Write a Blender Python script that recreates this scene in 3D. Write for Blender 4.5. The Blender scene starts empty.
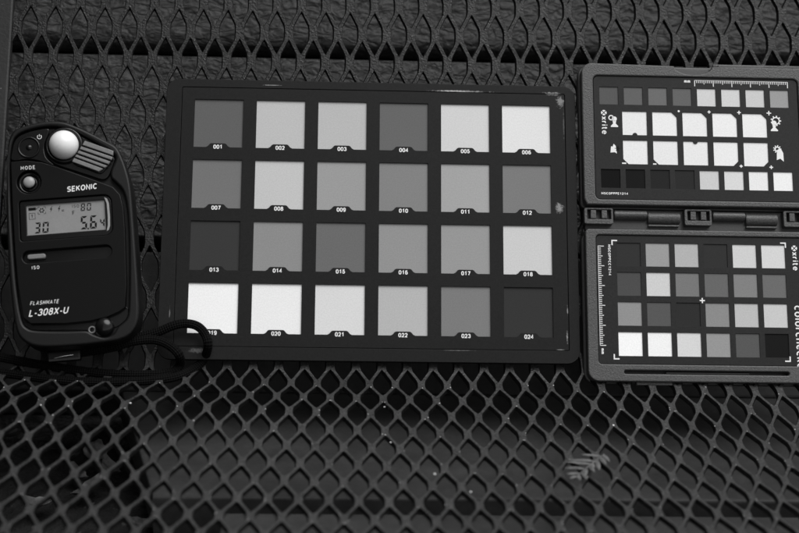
import bpy, bmesh, math, random
from math import radians as R, sin, cos, pi
from mathutils import Vector, Matrix
random.seed(7)
sc = bpy.context.scene
COL = sc.collection
K = 0.001                                     # millimetres to scene units

# ------------------------------------------------------------------ camera
PSI, PIT, ROL = R(2.8), R(20), R(1.8)
fw = Vector((sin(PSI)*cos(PIT), cos(PSI)*cos(PIT), -sin(PIT)))
rt = Vector((cos(PSI), -sin(PSI), 0))
up = rt.cross(fw)
rt2 = rt*cos(ROL) + up*sin(ROL)
up2 = up*cos(ROL) - rt*sin(ROL)
cam_d = bpy.data.cameras.new('camera'); cam = bpy.data.objects.new('camera', cam_d); COL.objects.link(cam)
cm = Matrix((rt2, up2, -fw)).transposed().to_4x4()
cm.translation = Vector((-36.1, -701.6, 315.3))*K
cam.matrix_world = cm
cam_d.sensor_width = 36; cam_d.lens = 36*1500/799
cam_d.clip_start = 0.02; cam_d.clip_end = 60
cam_d.dof.use_dof = True; cam_d.dof.focus_distance = 0.785; cam_d.dof.aperture_fstop = 7.5
sc.camera = cam

# ------------------------------------------------------------------ daylight
SUN_EL, SUN_AZ = R(70), R(115)                 # soft light from the upper right, azimuth clockwise from +Y
w = bpy.data.worlds.new('World'); sc.world = w; w.use_nodes = True
nt = w.node_tree; nt.nodes.clear()
sky = nt.nodes.new('ShaderNodeTexSky'); sky.sky_type = 'NISHITA'; sky.sun_disc = False
sky.sun_elevation = SUN_EL; sky.sun_rotation = SUN_AZ; sky.air_density = 1.5; sky.dust_density = 1
bw = nt.nodes.new('ShaderNodeRGBToBW'); bg = nt.nodes.new('ShaderNodeBackground'); wo = nt.nodes.new('ShaderNodeOutputWorld')
bg.inputs['Strength'].default_value = 0.10   # black and white film: the sky's light is grey here
nt.links.new(sky.outputs[0], bw.inputs[0]); nt.links.new(bw.outputs[0], bg.inputs['Color']); nt.links.new(bg.outputs[0], wo.inputs[0])
sd = bpy.data.lights.new('sun', 'SUN'); sd.energy = 2.1; sd.angle = R(50); sd.color = (1, 1, 1)
so = bpy.data.objects.new('sun', sd); COL.objects.link(so)
sdir = Vector((sin(SUN_AZ)*cos(SUN_EL), cos(SUN_AZ)*cos(SUN_EL), sin(SUN_EL)))
so.rotation_euler = sdir.to_track_quat('Z', 'Y').to_euler(); so.location = sdir*3
vs = sc.view_settings
vs.view_transform = 'Standard'; vs.look = 'None'; vs.gamma = 1; vs.use_curve_mapping = False; vs.exposure = 0.50

# ------------------------------------------------------------------ materials
def srgb(v):                                  # grey level 0..255 as linear
    v /= 255.0
    return v/12.92 if v <= 0.04045 else ((v+0.055)/1.055)**2.4
class Mat:
    def __init__(s, name, v, rough=0.5, spec=0.5):
        s.m = bpy.data.materials.new(name); s.m.use_nodes = True
        s.t = s.m.node_tree; s.n = s.t.nodes
        s.b = s.n['Principled BSDF']
        s.b.inputs['Base Color'].default_value = (v, v, v, 1)
        s.b.inputs['Roughness'].default_value = rough
        s.b.inputs['Specular IOR Level'].default_value = spec
        s.v = v; s.col = None; s.bumpn = None
        s.tc = s.n.new('ShaderNodeTexCoord')
    def new(s, t, **kw):
        n = s.n.new(t)
        for k, a in kw.items(): setattr(n, k, a)
        return n
    def link(s, a, b): s.t.links.new(a, b)
    def math(s, op, a, b=None, c=None, clamp=False):
        n = s.new('ShaderNodeMath', operation=op, use_clamp=clamp)
        for i, x in enumerate((a, b, c)):
            if x is None: continue
            if isinstance(x, (int, float)): n.inputs[i].default_value = x
            else: s.link(x, n.inputs[i])
        return n.outputs[0]
    def noise(s, scale, detail=4, rough=0.55, stretch=(1, 1, 1), dist=0):
        mp = s.new('ShaderNodeMapping'); mp.inputs['Scale'].default_value = stretch
        s.link(s.tc.outputs['Object'], mp.inputs[0])
        n = s.new('ShaderNodeTexNoise'); n.inputs['Scale'].default_value = scale
        n.inputs['Detail'].default_value = detail; n.inputs['Roughness'].default_value = rough
        n.inputs['Distortion'].default_value = dist
        s.link(mp.outputs[0], n.inputs[0]); return n.outputs[0]
    def ramp(s, x, lo, hi, a=0.0, b=1.0):
        n = s.new('ShaderNodeMapRange'); n.inputs[1].default_value = lo; n.inputs[2].default_value = hi
        n.inputs[3].default_value = a; n.inputs[4].default_value = b; n.clamp = True
        s.link(x, n.inputs[0]); return n.outputs[0]
    def value(s):
        if s.col is None:
            n = s.new('ShaderNodeValue'); n.outputs[0].default_value = s.v; s.col = n.outputs[0]
        return s.col
    def setcol(s, out):
        s.col = out
        c = s.new('ShaderNodeCombineColor')
        for i in range(3): s.link(out, c.inputs[i])
        s.link(c.outputs[0], s.b.inputs['Base Color']); return s
    def vary(s, scale, lo, hi, **kw):         # multiply the colour by noise between lo and hi
        s.setcol(s.math('MULTIPLY', s.value(), s.ramp(s.noise(scale, **kw), 0.3, 0.7, lo, hi))); return s
    def specks(s, scale, thr, val, **kw):     # lighter specks
        k = s.ramp(s.noise(scale, **kw), thr, thr+0.04)
        s.setcol(s.math('ADD', s.value(), s.math('MULTIPLY', k, val))); return s
    def bump(s, scale, hgt, strength=0.5, **kw):
        bn = s.new('ShaderNodeBump'); bn.inputs['Strength'].default_value = strength
        bn.inputs["Distance"].default_value = hgt
        s.link(s.noise(scale, **kw), bn.inputs['Height'])
        if s.bumpn: s.link(s.bumpn.outputs[0], bn.inputs['Normal'])
        s.bumpn = bn; s.link(bn.outputs[0], s.b.inputs['Normal']); return s
    def rvary(s, scale, lo, hi, **kw):
        s.link(s.ramp(s.noise(scale, **kw), 0.3, 0.7, lo, hi), s.b.inputs['Roughness']); return s

M = {}
def mat(name, *a, **k):
    M[name] = Mat(name, *a, **k); return M[name]
mat('mesh_paint', 0.005, 0.36, 0.34).vary(30, 0.8, 1.25).vary(1300, 0.6, 1.45, detail=2).specks(900, 0.71, 0.13, detail=2).bump(900, 0.0005, 0.8).bump(60, 0.0006, 0.3).rvary(250, 0.24, 0.55)
mat('rail_paint', 0.016, 0.5, 0.3).vary(40, 0.8, 1.3).specks(600, 0.74, 0.15, detail=2).bump(500, 0.0003, 0.5)
mat('plank_rippled', 0.052, 0.5, 0.4).vary(14, 0.8, 1.2, stretch=(1, 1.6, 1)).vary(130, 0.75, 1.2, stretch=(.8, 1.4, 1)).vary(500, 0.85, 1.15).bump(150, 0.0035, 0.9, stretch=(0.75, 1.35, 1), detail=2, dist=0.5).bump(900, 0.0003, 0.5)
mat('plank_smooth', 0.045, 0.6, 0.3).vary(20, 0.7, 1.25, stretch=(0.3, 1.5, 1)).vary(55, 0.8, 1.2).vary(400, 0.9, 1.1).bump(60, 0.0006, 0.4, stretch=(0.2, 1.5, 1)).bump(700, 0.0002, 0.4)
mat('soil', 0.018, 0.9, 0.2).vary(40, 0.4, 1.7).bump(80, 0.01, 0.8).specks(160, 0.66, 0.05)
mat('chart_black', 0.009, 0.5, 0.15).vary(12, 0.92, 1.1).vary(1400, 0.72, 1.28, detail=2).bump(2500, 0.00006, 0.3).rvary(30, 0.45, 0.58)
mat('ink_white', 0.80, 0.6, 0.3)
mat('ink_black', 0.004, 0.7, 0.1)
mat('case_plastic', 0.060, 0.42, 0.38).vary(1500, 0.65, 1.38, detail=2).vary(20, 0.94, 1.06).bump(1300, 0.00025, 0.75, detail=2)
mat('case_dark', 0.03, 0.4, 0.5).vary(900, 0.85, 1.15).bump(900, 0.0001, 0.4)
mat('panel_black', 0.015, 0.5, 0.17).vary(1400, 0.75, 1.25, detail=2).bump(1800, 0.00006, 0.3)
mat('meter_rubber', 0.006, 0.42, 0.25).vary(700, 0.9, 1.15).bump(1500, 0.00008, 0.35)
mat('meter_gloss', 0.005, 0.18, 0.35).vary(500, 0.9, 1.1).bump(60, 0.0002, 0.06)
mat('meter_face', 0.004, 0.36, 0.16).vary(900, 0.9, 1.1).bump(1500, 0.00005, 0.25)
mat('grip_plastic', 0.17, 0.45, 0.4).vary(900, 0.85, 1.1).bump(1500, 0.0001, 0.3)
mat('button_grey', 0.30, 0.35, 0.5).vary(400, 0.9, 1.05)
mat('lcd_grey', 0.225, 0.35, 0.5).vary(60, 0.94, 1.06).vary(1500, 0.94, 1.06)
mat('strap_cord', 0.0035, 0.85, 0.08).bump(1500, 0.0003, 0.7)
mat('chrome', 0.75, 0.2, 0.5); M['chrome'].b.inputs['Metallic'].default_value = 1
mat('dry_leaf', 0.11, 0.7, 0.3).vary(300, 0.6, 1.3).bump(400, 0.0004, 0.5)
mat('dead_leaf', 0.12, 0.7, 0.3).vary(170, 0.15, 1.8).bump(200, 0.001, 0.6)
mat('grit_glints', 0.75, 0.6, 0.3).vary(300, 0.5, 1.2)
d = mat('dome_white', 0.82, 0.32, 0.5); d.b.inputs['Subsurface Weight'].default_value = 0.3; d.b.inputs['Subsurface Radius'].default_value = (0.003,)*3

def paint_top_light(m, amt):                            # top light painted into the colour: faces that look upward turn paler
    sx = m.new('ShaderNodeSeparateXYZ'); m.link(m.new('ShaderNodeNewGeometry').outputs['Normal'], sx.inputs[0])
    k = m.math('MULTIPLY', m.ramp(sx.outputs[2], 0.6, 0.95), m.ramp(m.noise(1000, detail=3), 0.35, 0.7, 0.45, 1.8))
    k = m.math('MULTIPLY', k, m.ramp(m.noise(45), 0.3, 0.7, 0.75, 1.25))
    m.setcol(m.math('ADD', m.value(), m.math('MULTIPLY', k, amt)))
paint_top_light(M['mesh_paint'], 0.028)
def braid(m):                                 # woven cord: crossing waves in the cord's own UV
    uv = m.new('ShaderNodeTexCoord').outputs['UV']
    sx = m.new('ShaderNodeSeparateXYZ'); m.link(uv, sx.inputs[0])
    a = m.math('SINE', m.math('MULTIPLY', m.math('ADD', sx.outputs[0], sx.outputs[1]), 6.2832*6))
    b = m.math('SINE', m.math('MULTIPLY', m.math('SUBTRACT', sx.outputs[0], sx.outputs[1]), 6.2832*6))
    h = m.math('MULTIPLY', a, b)
    bn = m.new('ShaderNodeBump'); bn.inputs['Strength'].default_value = 0.8; bn.inputs['Distance'].default_value = 0.0005
    m.link(h, bn.inputs['Height']); m.link(m.bumpn.outputs[0], bn.inputs['Normal']); m.link(bn.outputs[0], m.b.inputs['Normal'])
    m.setcol(m.math('MULTIPLY', m.value(), m.ramp(h, -1, 1, 0.5, 2.0)))
braid(M['strap_cord'])

def scuffed(base, name, blobs):               # rubbed white wear: blobs of (x, y, rx, ry, threshold) in mm on the plate
    m = mat(name, base.v, 0.5, 0.15).vary(12, 0.92, 1.1).vary(1400, 0.72, 1.28, detail=2).bump(2500, 0.00006, 0.3)
    sx = m.new('ShaderNodeSeparateXYZ'); m.link(m.tc.outputs['Object'], sx.inputs[0])
    n = m.noise(420, detail=6, rough=0.7, dist=1.2)
    tot = None
    for x, y, rx, ry, amt in blobs:
        dx = m.math('DIVIDE', m.math('SUBTRACT', sx.outputs[0], x*K), rx*K)
        dy = m.math('DIVIDE', m.math('SUBTRACT', sx.outputs[1], y*K), ry*K)
        r = m.math('SQRT', m.math('ADD', m.math('MULTIPLY', dx, dx), m.math('MULTIPLY', dy, dy)))
        f = m.math('SUBTRACT', 1.0, r, clamp=True)
        k = m.ramp(m.math('ADD', n, m.math('MULTIPLY', f, 0.55)), 0.74, 0.92)
        k = m.math('MULTIPLY', m.math('MULTIPLY', k, m.math('GREATER_THAN', f, 0.01)), amt)
        tot = k if tot is None else m.math('MAXIMUM', tot, k)
    m.setcol(m.math('ADD', m.value(), tot)); return m

grey_cache = {}
def patch_mat(v, rough=0.7, spec=0.08):
    key = v
    if key not in grey_cache:
        m = Mat('patch_grey', srgb(v), rough, spec)
        m.vary(1500, 0.93, 1.07, detail=2).vary(25, 0.985, 1.015).bump(2500, 0.00005, 0.3)
        grey_cache[key] = m
    return grey_cache[key].m
def mm_(m): return m if isinstance(m, bpy.types.Material) else M[m].m

# ------------------------------------------------------------------ builders
def link(name, me, m, parent=None, smooth=False):
    o = bpy.data.objects.new(name, me); COL.objects.link(o)
    if m is not None:
        me.materials.clear(); me.materials.append(mm_(m))
    if smooth:
        for p in me.polygons: p.use_smooth = True
    if parent: o.parent = parent
    return o
def thing(name, label, cat, mw=None, group=None):
    o = bpy.data.objects.new(name, None); COL.objects.link(o); o.empty_display_size = 0.02
    if mw is not None: o.matrix_world = mw
    o['label'] = label; o['category'] = cat
    if group: o['group'] = group
    return o
def tag(o, label, cat, group=None):
    o['label'] = label; o['category'] = cat
    if group: o['group'] = group
    return o
dg = lambda: bpy.context.evaluated_depsgraph_get()
def curve_to_mesh(cu):
    tmp = bpy.data.objects.new('tmp', cu); COL.objects.link(tmp)
    dgr = dg(); me = bpy.data.meshes.new_from_object(tmp.evaluated_get(dgr))
    COL.objects.unlink(tmp); bpy.data.objects.remove(tmp); bpy.data.curves.remove(cu)
    return me
def plate_me(loops, z0, z1, bevel=0.0, res=2):
    """filled 2D outline with holes (mm), from z0 to z1, bevelled edges (outline keeps its size)"""
    cu = bpy.data.curves.new('c', 'CURVE'); cu.dimensions = '2D'; cu.fill_mode = 'BOTH'
    for lp in loops:
        s = cu.splines.new('POLY'); s.points.add(len(lp)-1); s.use_cyclic_u = True
        for i, p in enumerate(lp): s.points[i].co = (p[0], p[1], 0, 1)
    h = (z1-z0)/2
    cu.extrude = max(h-bevel, 0.0001); cu.bevel_depth = bevel; cu.bevel_resolution = res; cu.offset = -bevel
    me = curve_to_mesh(cu)
    for v in me.vertices: v.co.z += (z0+z1)/2; v.co *= K
    return me
def plate(name, loops, z0, z1, m, parent, bevel=0.0, smooth=False, res=2):
    me = plate_me(loops, z0, z1, bevel, res)
    o = link(name, me, m, parent)
    if bevel > 0:
        me.shade_smooth() if hasattr(me, 'shade_smooth') else None
        try: me.set_sharp_from_angle(angle=R(50))
        except Exception: pass
    return o
def rect(x0, y0, x1, y1, r=0, n=5, rs=None):
    if r <= 0 and not rs: return [(x0, y0), (x1, y0), (x1, y1), (x0, y1)]
    rs = rs or (r, r, r, r); out = []
    for (cx, cy, sx, sy, a0, rr) in ((x0, y0, 1, 1, 180, rs[0]), (x1, y0, -1, 1, 270, rs[1]), (x1, y1, -1, -1, 0, rs[2]), (x0, y1, 1, -1, 90, rs[3])):
        if rr <= 0: out.append((cx, cy)); continue
        for i in range(n+1):
            a = R(a0+90*i/n); out.append((cx+sx*rr+rr*cos(a), cy+sy*rr+rr*sin(a)))
    return out
def circle(cx, cy, r, n=24): return [(cx+r*cos(2*pi*i/n), cy+r*sin(2*pi*i/n)) for i in range(n)]
def smooth_poly(pts, sub=5):                  # closed Catmull-Rom
    n = len(pts); out = []
    for i in range(n):
        p0, p1, p2, p3 = (Vector(pts[(i+k-1) % n]) for k in range(4))
        for j in range(sub):
            t = j/sub
            q = 0.5*((2*p1)+(-p0+p2)*t+(2*p0-5*p1+4*p2-p3)*t*t+(-p0+3*p1-3*p2+p3)*t**3)
            out.append((q.x, q.y))
    return out
def polys_me(polys, z):                       # flat print: many little polygons in one mesh
    vs_, fs = [], []
    for p in polys:
        b = len(vs_); vs_ += [(x*K, y*K, z*K) for x, y in p]; fs.append(list(range(b, b+len(p))))
    me = bpy.data.meshes.new('print'); me.from_pydata(vs_, [], fs); me.update(); return me
def _a(cx, cy, rx, ry, a0, a1, n=8): return [(cx+rx*cos(R(a0+(a1-a0)*i/n)), cy+ry*sin(R(a0+(a1-a0)*i/n))) for i in range(n+1)]
# plain grotesque letters as pen strokes on a unit-high body: (advance width, [polylines])
_O = lambda w, h=1.0: [(w/2, h)] + _a(w/2, h-.32 if h > .8 else h-.27, w/2, .32 if h > .8 else .27, 90, 180, 5) + _a(w/2, .32 if h > .8 else .27, w/2, .32 if h > .8 else .27, 180, 360, 10) + _a(w/2, h-.32 if h > .8 else h-.27, w/2, .32 if h > .8 else .27, 0, 90, 5)
G = {
 '0': (.56, [_O(.56)]), '1': (.56, [[(.08, .74), (.34, .97), (.34, 0)]]),
 '2': (.56, [_a(.28, .71, .27, .29, 170, 0, 8) + [(.50, .52), (.02, .02), (.58, .02)]]),
 '3': (.56, [_a(.27, .75, .25, .25, 165, -90, 9) , _a(.27, .26, .29, .26, 90, -165, 9)]),
 '4': (.56, [[(.42, 0), (.42, .97), (.0, .30), (.60, .30)]]),
 '5': (.56, [[(.54, .98), (.12, .98), (.05, .50)] + _a(.27, .32, .29, .31, 125, -160, 10)]),
 '6': (.56, [_a(.30, .70, .27, .30, 40, 180, 7) + [(.02, .35)] + _a(.29, .31, .27, .31, 180, 520, 14)]),
 '7': (.56, [[(.02, .98), (.56, .98), (.20, 0)]]),
 '8': (.56, [_a(.28, .76, .23, .24, 270, 630, 14), _a(.28, .27, .28, .27, 90, 450, 14)]),
 '9': (.56, [_a(.26, .30, .27, .30, 220, 360, 7) + [(.54, .65)] + _a(.27, .69, .27, .31, 0, 340, 14)]),
 'A': (.68, [[(0, 0), (.34, 1), (.68, 0)], [(.14, .30), (.54, .30)]]),
 'C': (.64, [_a(.35, .5, .35, .5, 45, 315, 14)]),
 'D': (.64, [[(.0, .0), (.0, 1), (.28, 1)] + _a(.28, .5, .36, .5, 80, -80, 8) + [(.28, 0), (0, 0)]]),
 'E': (.52, [[(.52, 1), (0, 1), (0, 0), (.54, 0)], [(.04, .52), (.48, .52)]]),
 'F': (.50, [[(.52, 1), (0, 1), (0, 0)], [(.04, .50), (.44, .50)]]),
 'H': (.60, [[(0, 0), (0, 1)], [(.60, 0), (.60, 1)], [(.04, .52), (.56, .52)]]),
 'I': (.06, [[(.03, 0), (.03, 1)]]),
 'K': (.60, [[(0, 0), (0, 1)], [(.60, 1), (.06, .42)], [(.22, .60), (.62, 0)]]),
 'L': (.50, [[(0, 1), (0, 0), (.50, 0)]]),
 'M': (.76, [[(0, 0), (0, 1), (.38, .3), (.76, 1), (.76, 0)]]),
 'N': (.62, [[(0, 0), (0, 1), (.62, 0), (.62, 1)]]),
 'O': (.72, [_a(.36, .5, .36, .5, 90, 450, 20)]),
 'P': (.56, [[(0, 0), (0, 1), (.30, 1)] + _a(.30, .74, .27, .26, 80, -80, 7) + [(.30, .48), (.04, .48)]]),
 'S': (.58, [_a(.29, .75, .27, .25, 25, 250, 9) + _a(.29, .26, .29, .26, 70, -155, 9)]),
 'T': (.60, [[(0, 1), (.60, 1)], [(.30, 0), (.30, .95)]]),
 'U': (.62, [[(0, 1), (0, .32)] + _a(.31, .32, .31, .32, 180, 360, 8) + [(.62, 1)]]),
 'X': (.64, [[(0, 0), (.64, 1)], [(0, 1), (.64, 0)]]),
 '-': (.30, [[(0, .38), (.30, .38)]]),
 'x': (.44, [[(0, 0), (.44, .70)], [(0, .70), (.44, 0)]]),
 'r': (.26, [[(0, 0), (0, .70)], [(.03, .42)] + _a(.24, .42, .2, .26, 160, 80, 4)]),
 'i': (.04, [[(.02, 0), (.02, .70)], [(.02, .86), (.02, 1.0)]]),
 't': (.26, [[(.10, .95), (.10, .12), (.16, .02), (.28, .02)], [(-.04, .68), (.26, .68)]]),
 'e': (.48, [[(.02, .37), (.48, .37)] + _a(.25, .36, .24, .34, 5, 320, 12)]),
 'c': (.44, [_a(.25, .35, .25, .35, 50, 310, 11)]),
 'o': (.50, [_a(.25, .35, .25, .35, 90, 450, 16)]),
 'l': (.04, [[(.02, 0), (.02, 1.0)]]),
 'h': (.44, [[(0, 0), (0, 1.0)], [(.03, .45)] + _a(.24, .45, .2, .25, 150, 0, 6) + [(.44, 0)]]),
 'k': (.42, [[(0, 0), (0, 1.0)], [(.42, .70), (.04, .28)], [(.16, .42), (.44, 0)]]),
 'm': (.74, [[(0, 0), (0, .70)], [(.03, .48)] + _a(.2, .48, .17, .22, 150, 0, 6) + [(.37, 0)], [(.40, .48)] + _a(.57, .48, .17, .22, 150, 0, 6) + [(.74, 0)]])}
def ribbon(pl, t):
    n = len(pl); out = []
    closed = (Vector(pl[0])-Vector(pl[-1])).length < 1e-4
    for i in range(n):
        p = Vector(pl[i]); a = Vector(pl[i-1 if i else (n-2 if closed else 0)]); b = Vector(pl[i+1 if i < n-1 else (1 if closed else n-1)])
        d0 = (p-a); d1 = (b-p)
        if d0.length < 1e-6: d0 = d1
        if d1.length < 1e-6: d1 = d0
        d0.normalize(); d1.normalize(); n0 = Vector((-d0.y, d0.x)); n1 = Vector((-d1.y, d1.x)); m_ = n0+n1
        if m_.length < .2: m_ = n0
        m_.normalize(); k = min(1/max(m_.dot(n0), .3), 2.2); q = m_*t*.5*k
        out.append((p+q, p-q))
    return out
def text(name, body, x, y, size, z, m, parent, rot=0, bold=0.0, shear=0.0, align='CENTER', sx=1.0, thick=0.03, spacing=1.0, w=.17):
    """size is the height of a capital in mm, w the stroke width as a share of it; (x, y) is the middle of the word"""
    gap = .13+w; X = 0; strokes = []
    for ch in body:
        adv, pls = G[ch]
        for k, pl in enumerate(pls): strokes.append(([((px*(1-w)/1+X)*1.0, py*(1-w)+w/2) for px, py in pl], k))
        X += adv*(1-w)+gap*spacing
    W_ = X-gap*spacing; c, s = cos(R(rot)), sin(R(rot)); vs_, fs = [], []
    for pl, k in strokes:
        rb = ribbon(pl, w); b = len(vs_)
        for l_, r_ in rb:
            for q in (l_, r_):
                u_ = (q.x-W_/2+shear*(q.y-.5))*size*sx; v_ = (q.y-.5)*size
                vs_.append(((u_*c-v_*s+x)*K, (u_*s+v_*c+y)*K, (z+thick+k*.012)*K))
        for i in range(len(rb)-1): fs.append((b+2*i, b+2*i+1, b+2*i+3, b+2*i+2))
    me = bpy.data.meshes.new('print'); me.from_pydata(vs_, [], fs); me.update()
    return link(name, me, m, parent)
def lathe(name, prof, cx, cy, m, parent, n=40, smooth=True):
    vs_, fs = [], []
    for r, z in prof:
        for i in range(n): a = 2*pi*i/n; vs_.append(((cx+r*cos(a))*K, (cy+r*sin(a))*K, z*K))
    for k in range(len(prof)-1):
        for i in range(n): fs.append((k*n+i, k*n+(i+1) % n, (k+1)*n+(i+1) % n, (k+1)*n+i))
    fs.append([(len(prof)-1)*n+i for i in range(n)]); fs.append([i for i in range(n)][::-1])
    me = bpy.data.meshes.new(name); me.from_pydata(vs_, [], fs); me.update()
    bm = bmesh.new(); bm.from_mesh(me); bmesh.ops.recalc_face_normals(bm, faces=bm.faces); bm.to_mesh(me); bm.free()
    return link(name, me, m, parent, smooth)
def tube(name, pts, r, m, parent, flat=1.0, n=14, sub=8, closed=False):
    """swept cord through 3D points in mm"""
    P = [Vector(p) for p in pts]; path = []
    for i in range(len(P)-1):
        p0 = P[max(i-1, 0)]; p1 = P[i]; p2 = P[i+1]; p3 = P[min(i+2, len(P)-1)]
        for j in range(sub):
            t = j/sub; path.append(0.5*((2*p1)+(-p0+p2)*t+(2*p0-5*p1+4*p2-p3)*t*t+(-p0+3*p1-3*p2+p3)*t**3))
    path.append(P[-1])
    bm = bmesh.new(); uvl = bm.loops.layers.uv.new('UVMap'); rings = []; L = 0; ls = []
    for i, p in enumerate(path):
        if i: L += (p-path[i-1]).length
        ls.append(L/(2*pi*r))
        tn = (path[min(i+1, len(path)-1)]-path[max(i-1, 0)]).normalized()
        side = tn.cross(Vector((0, 0, 1))); side = side.normalized() if side.length > 1e-4 else Vector((1, 0, 0))
        nn = side.cross(tn).normalized()
        rings.append([bm.verts.new((p+side*r*cos(2*pi*k/n)+nn*r*flat*sin(2*pi*k/n))*K) for k in range(n)])
    for i in range(len(rings)-1):
        for k in range(n):
            f = bm.faces.new((rings[i][k], rings[i][(k+1) % n], rings[i+1][(k+1) % n], rings[i+1][k])); f.smooth = True
            for lp, (uu, vv) in zip(f.loops, ((k/n, ls[i]), ((k+1)/n, ls[i]), ((k+1)/n, ls[i+1]), (k/n, ls[i+1]))): lp[uvl].uv = (uu, vv)
    bm.faces.new(rings[0][::-1]); bm.faces.new(rings[-1])
    bmesh.ops.recalc_face_normals(bm, faces=bm.faces)
    me = bpy.data.meshes.new(name); bm.to_mesh(me); bm.free()
    return link(name, me, m, parent)
def box(name, x0, y0, z0, x1, y1, z1, m, parent, bev=0.5, seg=2):
    bm = bmesh.new(); bmesh.ops.create_cube(bm, size=1)
    for v in bm.verts: v.co = Vector(((x0+x1)/2+v.co.x*(x1-x0), (y0+y1)/2+v.co.y*(y1-y0), (z0+z1)/2+v.co.z*(z1-z0)))*K
    if bev: bmesh.ops.bevel(bm, geom=bm.edges[:], offset=bev*K, segments=seg, affect='EDGES', profile=0.6)
    me = bpy.data.meshes.new(name); bm.to_mesh(me); bm.free()
    return link(name, me, m, parent)

# ------------------------------------------------------------------ the seat: profile of the bent mesh sheet
LEAN = R(32)
U = Vector((0, sin(LEAN), cos(LEAN))); N = Vector((0, -cos(LEAN), sin(LEAN)))
def back_frame(x, u, n, rot=0):               # frame lying in the backrest plane: local x right, y up the backrest, z towards the front
    m = Matrix(((1, 0, 0), U, N)).transposed().to_4x4()
    m.translation = (Vector((x, 0, 0)) + U*u + N*n)*K
    return m @ Matrix.Rotation(R(rot), 4, 'Z')
SHX = 5.1
BR = 26.0                                     # bend radius between back and seat
RISE = 3.0
SEAT = []                                     # (s, y, z, tangent angle from -Y) integrated
def seat_angle(s):                            # elevation of the seat surface going forward, s mm from the bend
    t = min(s/150.0, 1.0); return R(-6.5 + 8.5*t) if s < 230 else R(2 - min((s-230)/60, 1)*55)
def build_profile():
    pts = []
    a_back = pi/2 + LEAN                      # direction going down the back, measured as angle: (-sinL,-cosL)
    # start of the bend: half the bend length above the corner
    tot = (pi/2+seat_angle(0)-LEAN*0)         # total turning from 'down the back' to 'forward'
    down = Vector((-sin(LEAN), -cos(LEAN))); fwd = Vector((-cos(seat_angle(0)), sin(seat_angle(0))))
    turn = down.angle(fwd); tl = BR*math.tan(turn/2)
    tl0 = tl; tl = tl+RISE; p = Vector((sin(LEAN)*tl, cos(LEAN)*tl)); d = down.copy()
    n = 24; arc = BR*turn
    pts.append((-tl, p.copy(), d.copy()))
    s = -tl
    for i in range(n):
        ang = -turn/n                         # rotate towards forward
        mid = Matrix.Rotation(ang/2, 2) @ d
        p = p + mid*(arc/n); d = Matrix.Rotation(ang, 2) @ d; s += arc/n
        pts.append((s, p.copy(), d.copy()))
    s0 = s
    for i in range(1, 330):
        a = seat_angle(i); d = Vector((-cos(a), sin(a))); p = p + d; pts.append((s0+i, p.copy(), d.copy()))
    return tl, pts
TL, PROF = build_profile()
def on_sheet(x, s, n=0.0):
    """x across, s along the sheet in mm (positive up the back, negative onto the seat), n proud of it"""
    q = -s
    f_ = min(max((120-s)/110, 0), 1); x += SHX*f_*f_*(3-2*f_)
    if q <= -TL:
        v = U*s + N*n + Vector((x, 0, 0)); return v
    import bisect
    i = bisect.bisect_right(KEYS, q)-1; i = max(0, min(i, len(PROF)-2))
    s0, p0, d0 = PROF[i]; s1, p1, d1 = PROF[i+1]; t = (q-s0)/(s1-s0)
    p = p0.lerp(p1, t); d = d0.lerp(d1, t).normalized()
    nn = Vector((d.y, -d.x))
    if nn.y < 0 and q > 5: nn = -nn
    k = min(max(q/40.0, 0), 1)
    return Vector((x, p.x+nn.x*n, p.y+nn.y*n - 0.030*(x-80)*k))
KEYS = [a[0] for a in PROF]

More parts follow.
